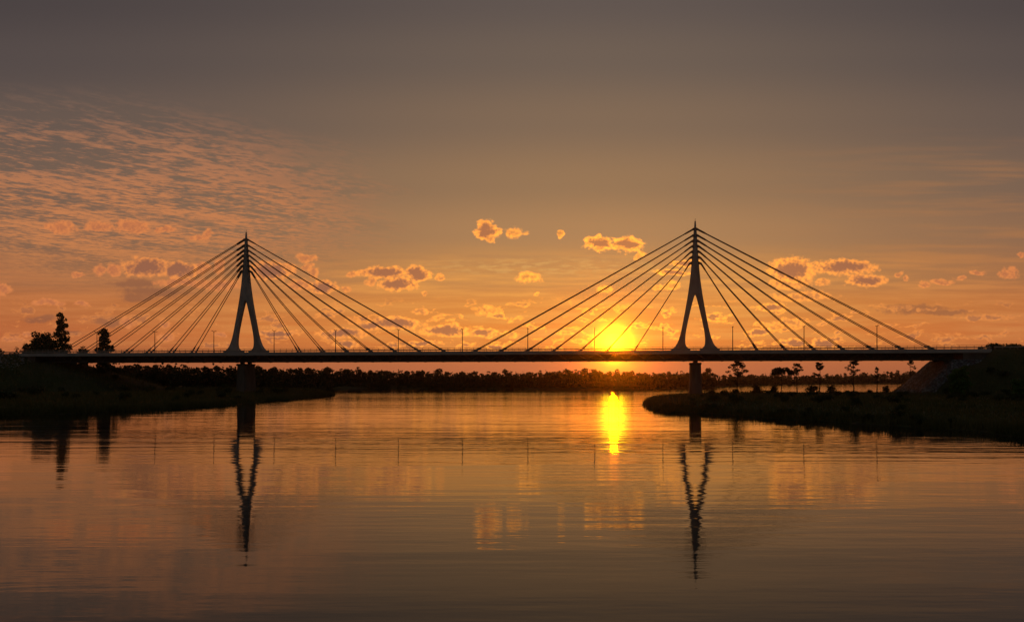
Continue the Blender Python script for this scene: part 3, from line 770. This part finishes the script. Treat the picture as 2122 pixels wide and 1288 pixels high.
CORE = [(303,554,48,19),(370,560,42,16),(560,562,42,19),(670,593,26,15),(795,565,46,13),(866,567,24,15),(823,590,38,13),(818,669,56,12),(769,674,24,9),(922,684,48,11),(1001,688,32,9),(708,690,50,10),(576,690,42,7),
 (1008,479,22,19),(1242,506,28,16),(1300,507,30,15),(1418,544,30,6),(1398,565,36,6),(1641,558,44,23),(1751,554,60,14),(1795,581,38,13),(1600,637,26,9),(1573,690,28,7),(1710,710,26,9),(1647,710,27,8),(718,714,28,7),(1024,719,20,6),(880,709,30,6)]
LIT = [(127,472,31,13),(203,470,30,11),(275,471,40,14),(341,476,22,8),(430,486,12,13),(412,492,13,6),(163,567,14,6),(206,560,15,12),(239,560,16,13),(417,557,24,14),(455,552,14,16),(381,585,60,10),(458,590,42,12),(8,598,16,13),(99,628,30,7),(168,628,15,5),
 (341,674,14,8),(346,700,20,9),(25,704,24,6),(58,694,18,6),(453,690,15,6),(264,668,16,11),(633,535,21,10),(637,554,13,8),(650,565,12,8),(591,560,22,13),(622,588,30,11),(718,598,15,8),(733,567,15,7),(767,585,12,8),(907,575,10,8),(881,609,6,5),(871,642,20,7),(1011,641,28,11),
 (1067,482,22,11),(1161,486,7,8),(1329,528,15,8),(1095,577,28,10),(1113,609,6,4),(1253,600,18,8),(1364,591,13,7),(1392,590,16,9),(1057,694,14,8),(1169,691,20,6),(1200,708,18,5),(1636,586,44,12),(1702,585,17,9),(1669,615,60,11),(1636,668,34,8),(1702,670,13,4),
 (1865,566,10,6),(1881,576,6,6),(1916,588,14,7),(1951,584,24,6),(1990,576,12,5),(2025,567,16,6),(2090,566,20,11),(2112,528,10,7),(1773,650,11,4)]
DUSK = [(280,588,58,10),(318,606,74,11),(285,617,42,9),(84,661,38,9),(224,666,32,13),(1894,641,80,11),(1960,648,60,6),(840,715,50,5),(140,690,40,6)]
sund = ell(SUN_PX, SUN_PY, 100, 100)   # in units of 100 px from the sun
nearsun = mth('POWER', 2.718, mth('MULTIPLY', mth('MULTIPLY', sund, sund), -1/(4.6*4.6)))
def paint(base, f, lo, hi_, op, rim, core, c0, c1, k, calm=0.0):
    if calm: f0 = mth('SUBTRACT', f, mth('MULTIPLY', mth('SUBTRACT', bil, .5), calm))
    else: f0 = f
    sh = sstep(mth('SUBTRACT', f0, mth('MULTIPLY', relief, k)), c0, c1)
    return mix(mth('MULTIPLY', sstep(f, lo, hi_), op), base, mix(sh, rim, core))
f3 = field(DUSK); base = mix(mth('MULTIPLY', sstep(f3, .0, .6), .6), base, mix(wgt, lin((128,84,66)), lin((150,98,64))))
# rows of small heaped clouds low over the horizon
sm = noise(vm('MULTIPLY', QW, (1.15,3.4,1)), 1.5, 5, .55)
f4 = mth('ADD', mth('MULTIPLY', mth('SUBTRACT', sm, .545), 6.0), mth('MULTIPLY', mth('SUBTRACT', bil, .5), 1.0))
b4 = mth('MULTIPLY', mth('MULTIPLY', sstep(qz, 1.75, 1.35), sstep(qz, .5, .7)), .8)
sh4 = sstep(mth('SUBTRACT', f4, mth('MULTIPLY', relief, .5)), .25, .8)
rim_c = mix(nearsun, lin((236,144,76)), (2.2,.74,.07))
core_c = mix(nearsun, lin((150,97,73)), lin((200,126,74)))
base = mix(mth('MULTIPLY', mth('MULTIPLY', sstep(f4, .0, .4), b4), mix(wgt, (.45,)*3, (1,)*3)), base, mix(sh4, rim_c, core_c))
f2 = field(LIT)
base = paint(base, f2, -.05, .42, .9, mix(nearsun, lin((220,132,76)), (2.0,.68,.07)), mix(nearsun, lin((188,113,74)), lin((240,156,70))), .0, 1.1, 1.1)
f1 = field(CORE)
base = paint(base, f1, -.08, .28, .95, rim_c, core_c, .04, .64, .5, .35)
# aureole and the setting sun itself
ang = vm('DISTANCE', D_, tuple(SD))   # ~ radians
def lobe(sig, amp, col):
    g = mth('MULTIPLY', mth('POWER', 2.718, mth('MULTIPLY', mth('MULTIPLY', ang, ang), -1/(sig*sig))), amp)
    return vm('SCALE', col, scale=g)
glow = vm('ADD', lobe(.0112, 12.0, (1.0,.60,.004)), vm('ADD', lobe(.024, .30, (1.0,.36,.0)), lobe(.10, .05, (1.0,.33,.02))))
base = vm('ADD', base, glow)
# away from the sunset the dusk sky is the physical one
sky = node('ShaderNodeTexSky', sky_type='NISHITA', sun_disc=False)
sky.sun_elevation = math.asin(SD.z); sky.sun_rotation = math.atan2(SD.x, SD.y); sky.air_density = 1.6; sky.dust_density = 2.5
dusk = vm('ADD', vm('SCALE', sky.outputs[0], scale=.05), (.020,.0185,.026))
final = mix(ahead, dusk, base)
bg = node('ShaderNodeBackground'); L.new(final, bg.inputs[0]); bg.inputs[1].default_value = 1.0
out = node('ShaderNodeOutputWorld'); L.new(bg.outputs[0], out.inputs[0])
W.cycles.sampling_method = 'MANUAL'; W.cycles.sample_map_resolution = 1024

# ------------------------------------------------------------------ haze added for the sun's glow
hm = bpy.data.materials.new('sun glow haze'); hm.use_nodes = True
hn = hm.node_tree.nodes; hl = hm.node_tree.links; hn.remove(hn['Principled BSDF'])
pv = hn.new('ShaderNodeVolumePrincipled'); pv.inputs['Color'].default_value = (.9,.86,.82,1); pv.inputs['Density'].default_value = .000075; pv.inputs['Anisotropy'].default_value = .984  # forward-scattering volume added to spread the sun's glow over deck and trees
hl.new(pv.outputs[0], hn['Material Output'].inputs['Volume'])
b = MB(); b.box(-1250, 1350, -60, 1700, -3.5, 62)
o = b.build('haze', hm); tag(o, 'thin sun glow haze added over the river', 'haze', kind='stuff')

# ------------------------------------------------------------------ sun lamp
ld = bpy.data.lights.new('sun', 'SUN'); ld.energy = .36; ld.angle = math.radians(.53); ld.color = (1.0,.17,.0)
so = bpy.data.objects.new('sun', ld); COL.objects.link(so); so.rotation_euler = (-SD).to_track_quat('-Z', 'Y').to_euler(); so.location = SD*900

# ------------------------------------------------------------------ camera
cd_ = bpy.data.cameras.new('camera'); cam = bpy.data.objects.new('camera', cd_); COL.objects.link(cam)
cam.location = (0,0,CAMH); cam.rotation_euler = (math.radians(90),0,0)
cd_.sensor_width = 36; cd_.lens = 36*F/2122; cd_.shift_y = (HY-644)/2122; cd_.clip_start = .5; cd_.clip_end = 20000
S.camera = cam
S.view_settings.view_transform = 'Standard'; S.view_settings.look = 'None'; S.view_settings.exposure = 0; S.view_settings.gamma = 1
S.cycles.use_denoising = True
S.cycles.max_bounces = 6; S.cycles.volume_bounces = 0; S.cycles.sample_clamp_indirect = 6
